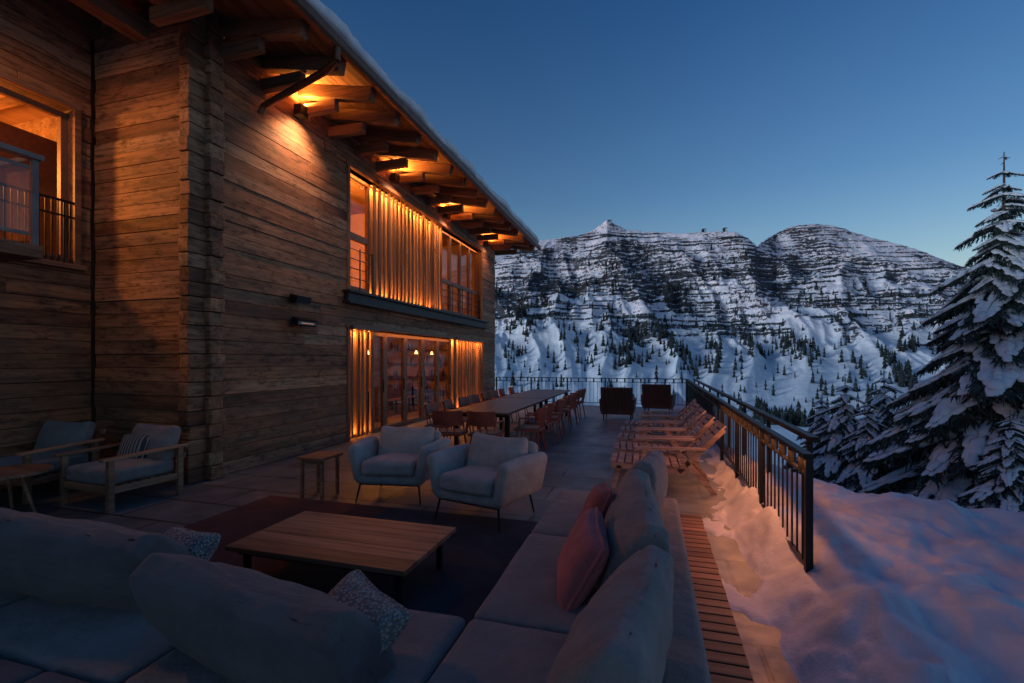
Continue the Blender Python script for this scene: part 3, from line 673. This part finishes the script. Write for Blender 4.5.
def woodchair(loc,rz,pil=False):
    e=empty("wooden_lounge_chair",loc,(0,0,rz)); mb=MB()
    for s in(-1,1):
        x_=s*.41
        mb.box(x_-.03,x_+.03,-.42,-.36,0,.56,TK_Y); mb.box(x_-.03,x_+.03,.32,.38,0,.60,TK_Y)
        mb.beam((x_,-.48,.575),(x_,.44,.60),.085,.03,TK_Y); mb.box(x_-.02,x_+.02,-.36,.32,.20,.27,TK_Y)
    mb.box(-.38,.38,-.41,-.38,.2,.28,TK_X); mb.box(-.38,.38,.34,.37,.2,.28,TK_X)
    for i in range(7): mb.box(-.38,.38,-.36+i*.1,-.29+i*.1,.255,.275,TK_X)
    for i in range(4): mb.obox((0,.40+i*.03,.36+i*.11),(.78,.02,.07),(R(-15),0,0),TK_X)
    mb.obj("frame",e,bevel=.006)
    cushion("seat_cushion",(.74,.74,.17),(0,-.04,.365),(0,0,0),F_GR,e,r=.05,bulge=(0,0,.025))
    cushion("back_cushion",(.72,.17,.46),(0,.30,.62),(R(-18),0,0),F_GR,e,r=.06,bulge=(0,.04,.02),nz=.008,sag=.3)
    if pil: cushion("striped_pillow",(.42,.14,.34),(-.08,.13,.58),(R(-20),0,R(5)),STR,e,r=.05,pinch=.05)
m,n,b=newmat("striped_fabric"); wv=N(n,"ShaderNodeTexWave"); wv.inputs['Scale'].default_value=7; wv.inputs['Distortion'].default_value=.5; n.links.new(coords(n),wv.inputs[0])
n.links.new(ramp(n,wv.outputs['Fac'],[(.45,(.05,.05,.055)),(.55,(.26,.25,.25))]),b.inputs['Base Color']); b.inputs['Roughness'].default_value=1; STR=m
woodchair((-5.97,4.05,0),R(-4),True); woodchair((-7.32,3.95,0),R(6))
mb=MB(); mb.tube((-6.62,3.28,.43),(-6.62,3.28,.46),.38,.38,TK_X,48)
for i in range(3): a=i*2.09+.4; mb.tube((-6.62+.15*math.cos(a),3.28+.15*math.sin(a),.43),(-6.62+.3*math.cos(a),3.28+.3*math.sin(a),0),.022,.015,TK_X)
mb.obj("round_side_table",bevel=.003)
for (y0,y1) in((7.5,10.6),(10.68,13.9)):
    mb=MB()
    for i in range(6): mb.box(-3.42+i*.19,-3.42+i*.19+.187,y0,y1,.72,.76,TDARK)
    for y_ in(y0+.2,y1-.28):
        for x_ in(-3.34,-2.40): mb.box(x_,x_+.07,y_,y_+.07,0,.72,BLK)
        mb.box(-3.34,-2.33,y_+.01,y_+.06,.66,.72,BLK)
    mb.obj("dining_table",bevel=.005)
cm=MB()
for sx in(-1,1):
    for sy in(-1,1): cm.tube((sx*.17,sy*.17,.44),(sx*.24,sy*.24,0),.016,.011,REDP,8)
    cm.tube((sx*.25,-.12,.66),(sx*.22,.22,.66),.014,.014,REDP,8); cm.tube((sx*.25,-.12,.66),(sx*.20,-.14,.44),.014,.014,REDP,8)
N_=10
for i in range(N_):
    t0=-1+2*i/N_; t1=-1+2*(i+1)/N_
    f_=lambda t:(.25*t,.25-.10*t*t)
    a=f_(t0);b_=f_(t1)
    for z0,z1,o_ in((.60,.84,.05),): 
        cm.add([(a[0],a[1],z0),(b_[0],b_[1],z0),(b_[0],b_[1]+o_,z1),(a[0],a[1]+o_,z1),(a[0],a[1]+.02,z0),(b_[0],b_[1]+.02,z0),(b_[0],b_[1]+o_+.02,z1),(a[0],a[1]+o_+.02,z1)],[(0,1,2,3),(7,6,5,4),(3,2,6,7),(0,4,5,1)],REDP,.5)
for s in(-.12,0,.12): cm.tube((s,.2,.45),(s,.25,.62),.012,.012,REDP,6)
cm.obox((0,0,.45),(.46,.45,.035),(0,0,0),REDP); cm.obox((0,-.01,.478),(.42,.40,.025),(0,0,0),F_DK)
me=None
def dchair(x,y,rz):
    global me
    if me is None: o=cm.obj("dining_chair",loc=(x,y,0),rot=(0,0,rz)); me=o.data
    else: cm.obj("dining_chair",loc=(x,y,0),rot=(0,0,rz),shared=me)
for i in range(8):
    y=7.95+i*.76
    dchair(-2.02+random.uniform(-.06,.05),y+random.uniform(-.04,.04),R(-90+random.uniform(-9,9))); dchair(-3.72+random.uniform(-.05,.05),y,R(90+random.uniform(-9,9)))
dchair(-3.15,7.15,R(180+6)); dchair(-2.55,7.2,R(180-7))
lm=MB()
for s in(-1,1):
    y_=s*.31
    lm.beam((-.62,y_,.30),(.28,y_,.26),.035,.07,LT_X); lm.beam((.20,y_,.26),(.72,y_,.80),.035,.06,LT_X)
    lm.beam((-.52,y_,.30),(-.60,y_,0),.035,.06,LT_X); lm.beam((.15,y_,.54),(.62,y_,0),.035,.06,LT_X); lm.beam((-.15,y_,.28),(-.22,y_,.52),.035,.05,LT_X)
    lm.beam((-.32,y_*1.12,.54),(.52,y_*1.12,.56),.08,.025,LT_X)
for i in range(10): t=i/9; lm.obox((-.60+.86*t,0,.345-.03*t),(.075,.62,.018),(0,R(2),0),LT_X)
for i in range(8): t=i/7; lm.obox((.30+.42*t,0,.36+.46*t),(.018,.62,.066),(0,R(42),0),LT_X)
ml=None
for i,y in enumerate((6.5,7.4,8.3,9.25,10.15)):
    o=lm.obj("deck_lounger",loc=(.12+random.uniform(-.03,.03),y,0),rot=(0,0,R(random.uniform(-4,4))),shared=ml); ml=o.data
rm=MB()
rm.box(-.42,.42,-.38,.38,.18,.36,F_BRN); rm.obox((0,.38,.56),(.84,.08,.72),(R(-12),0,0),F_BRN)
for s in(-1,1): rm.obox((s*.42,.02,.42),(.07,.78,.34),(0,R(5*s),0),F_BRN); 
for sx in(-.36,.36):
    for sy in(-.3,.3): rm.tube((sx,sy,.18),(sx,sy,0),.02,.015,BLK)
for i in range(9): rm.obox((-.36+i*.09,.43,.56),(.03,.03,.70),(R(-12),0,0),F_BRN)
o=rm.obj("woven_lounge_chair",loc=(-.85,13.3,0),rot=(0,0,R(178)),bevel=.02); rm.obj("woven_lounge_chair",loc=(.25,15.2,0),rot=(0,0,R(170)),shared=o.data,bevel=.02)

# ------------------------------------------------------------------ fir trees
m,n,b=newmat("fir_needles"); v=coords(n); g=noise(n,v,2.5,4)
n.links.new(ramp(n,g,[(.3,(.012,.020,.018)),(.7,(.04,.058,.046))]),b.inputs['Base Color']); b.inputs['Roughness'].default_value=.8; NEED=m
BARK=simple("fir_bark",(.06,.045,.035),.9,0,15)
def ell(n1=7,n2=5):
    V=[];F=[]
    V.append((0,0,1))
    for i in range(1,n2):
        ph=math.pi*i/n2
        for j in range(n1): t=2*math.pi*j/n1; V.append((math.sin(ph)*math.cos(t),math.sin(ph)*math.sin(t),math.cos(ph)))
    V.append((0,0,-1)); L=len(V)-1
    for j in range(n1): F.append((0,1+j,1+(j+1)%n1))
    for i in range(n2-2):
        for j in range(n1): a=1+i*n1; F.append((a+j,a+n1+j,a+n1+(j+1)%n1,a+(j+1)%n1))
    a=1+(n2-2)*n1
    for j in range(n1): F.append((a+j,L,a+(j+1)%n1))
    return np.array(V),F
EV,EF=ell()
def branch():
    V=[];F=[];M=[]
    def q(c,d,w_,up):
        c=np.array(c);d=np.array(d); s=np.cross(d,up); s=s/(np.linalg.norm(s)+1e-6)*w_; o=len(V)
        V.extend([c-s,c+s,c+d+s*.25,c+d-s*.25]); F.append((o,o+1,o+2,o+3)); M.append(0)
    for s in np.linspace(.08,1,19):
        for sg in(-1,1):
            tl=(.32*(1-s)**.8+.10)*rng.uniform(.6,1.2); ang=rng.uniform(.8,1.15)
            for k in range(7):
                f_=k/6; c=(s+tl*f_*math.cos(ang),sg*tl*f_*math.sin(ang),-.10*f_*tl*4*rng.uniform(.5,1.2)-0.01)
                for e in range(2):
                    d=rng.normal(0,1,3)*np.array([.03,.03,.03])+np.array([.045*math.cos(ang),sg*.045*math.sin(ang),-.055])
                    q(c,d,.015,rng.normal(0,1,3))
    for s in np.linspace(.12,1.0,13):
        for sg in(-1,0,1):
            if rng.random()<.14: continue
            tl=.26*(1-s)+.03; c=np.array([s+rng.uniform(-.03,.03)+abs(sg)*tl*.4,sg*tl*rng.uniform(.5,1.0),.016-abs(sg)*.035])
            r_=rng.uniform(.045,.095)*(1.2-.5*s); o=len(V)
            jit=1+rng.uniform(-.28,.28,(len(EV),1))
            V.extend(list(EV*jit*np.array([r_*1.35,r_*.95,r_*.45])+c)); F.extend([tuple(i+o for i in f) for f in EF]); M.extend([1]*len(EF))
    return np.array(V),F,M
BR=[branch() for _ in range(4)]
def firtree(name,Ht,Rb,nw=26):
    V=[];F=[];M=[];cnt=0
    for i in range(nw):
        t=i/(nw-1); z=Ht*(.06+.92*t**.92); L=Rb*(1-t)**.85*1.0+.10
        nb=max(4,int(11-6*t))
        for k in range(nb):
            a=2*math.pi*(k+rng.uniform(-.3,.3))/nb+i*1.1; Lb=L*rng.uniform(.60,1.20)
            bv,bf,bmt=BR[rng.integers(4)]
            x=bv[:,0]*Lb; y=bv[:,1]*Lb; wz=bv[:,2]*Lb
            s=np.clip(bv[:,0],0,1.3); rise=.15 if t>.8 else 0; dr=rng.uniform(.85,1.25)
            zz=z+wz+Lb*dr*(-.22*s-.52*s**2+.22*s**3+rise*s)+rng.uniform(-.10,.10)
            V.append(np.stack([x*math.cos(a)-y*math.sin(a),x*math.sin(a)+y*math.cos(a),zz],-1))
            F+= [tuple(j+cnt for j in f) for f in bf]; M+=bmt; cnt+=len(bv)
    V=np.concatenate(V)
    mb=MB(); mb.tube((0,0,-1),(0,0,Ht*.6),.02*Ht,.009*Ht,BARK,10); mb.tube((0,0,Ht*.6),(0,0,Ht*1.0),.009*Ht,.01,BARK,8)
    tv=np.array(mb.v); F+=[tuple(j+cnt for j in f) for f in mb.f]; M+=[2]*len(mb.f); V=np.concatenate([V,tv])
    me=bpy.data.meshes.new(name); me.from_pydata(V.tolist(),[],F)
    for m_ in(NEED,SNOW,BARK): me.materials.append(m_)
    me.polygons.foreach_set('material_index',M); me.polygons.foreach_set('use_smooth',[k==1 for k in M]); me.update()
    return me
T1=firtree("fir_tree",10.2,3.0,30); T2=firtree("fir_tree_b",5.2,2.0,16)
def place(me,u,d,ztop,Ht,s=1,rz=0):
    k=(u-512)/469.3; x=d*(math.cos(TH)*k-math.sin(TH)); y=d*(math.cos(TH)+math.sin(TH)*k)
    o=bpy.data.objects.new("fir_tree",me); COL.objects.link(o); o.location=(x,y,ztop-Ht*s); o.scale=(s,s,s); o.rotation_euler=(0,0,rz)
place(T1,1004,11.5,1.65+208*11.5/469,10.2)
for(u,v_,d,s,rz) in((845,374,15,1,0),(822,392,17,.8,2),(884,368,19,1.1,1),(868,395,14,.75,3),(925,400,16,.9,4),(1010,410,9.5,.55,2.2)):
    place(T2,u,d,1.65-(v_-360)*d/469,5.2,s,rz)
print("done")
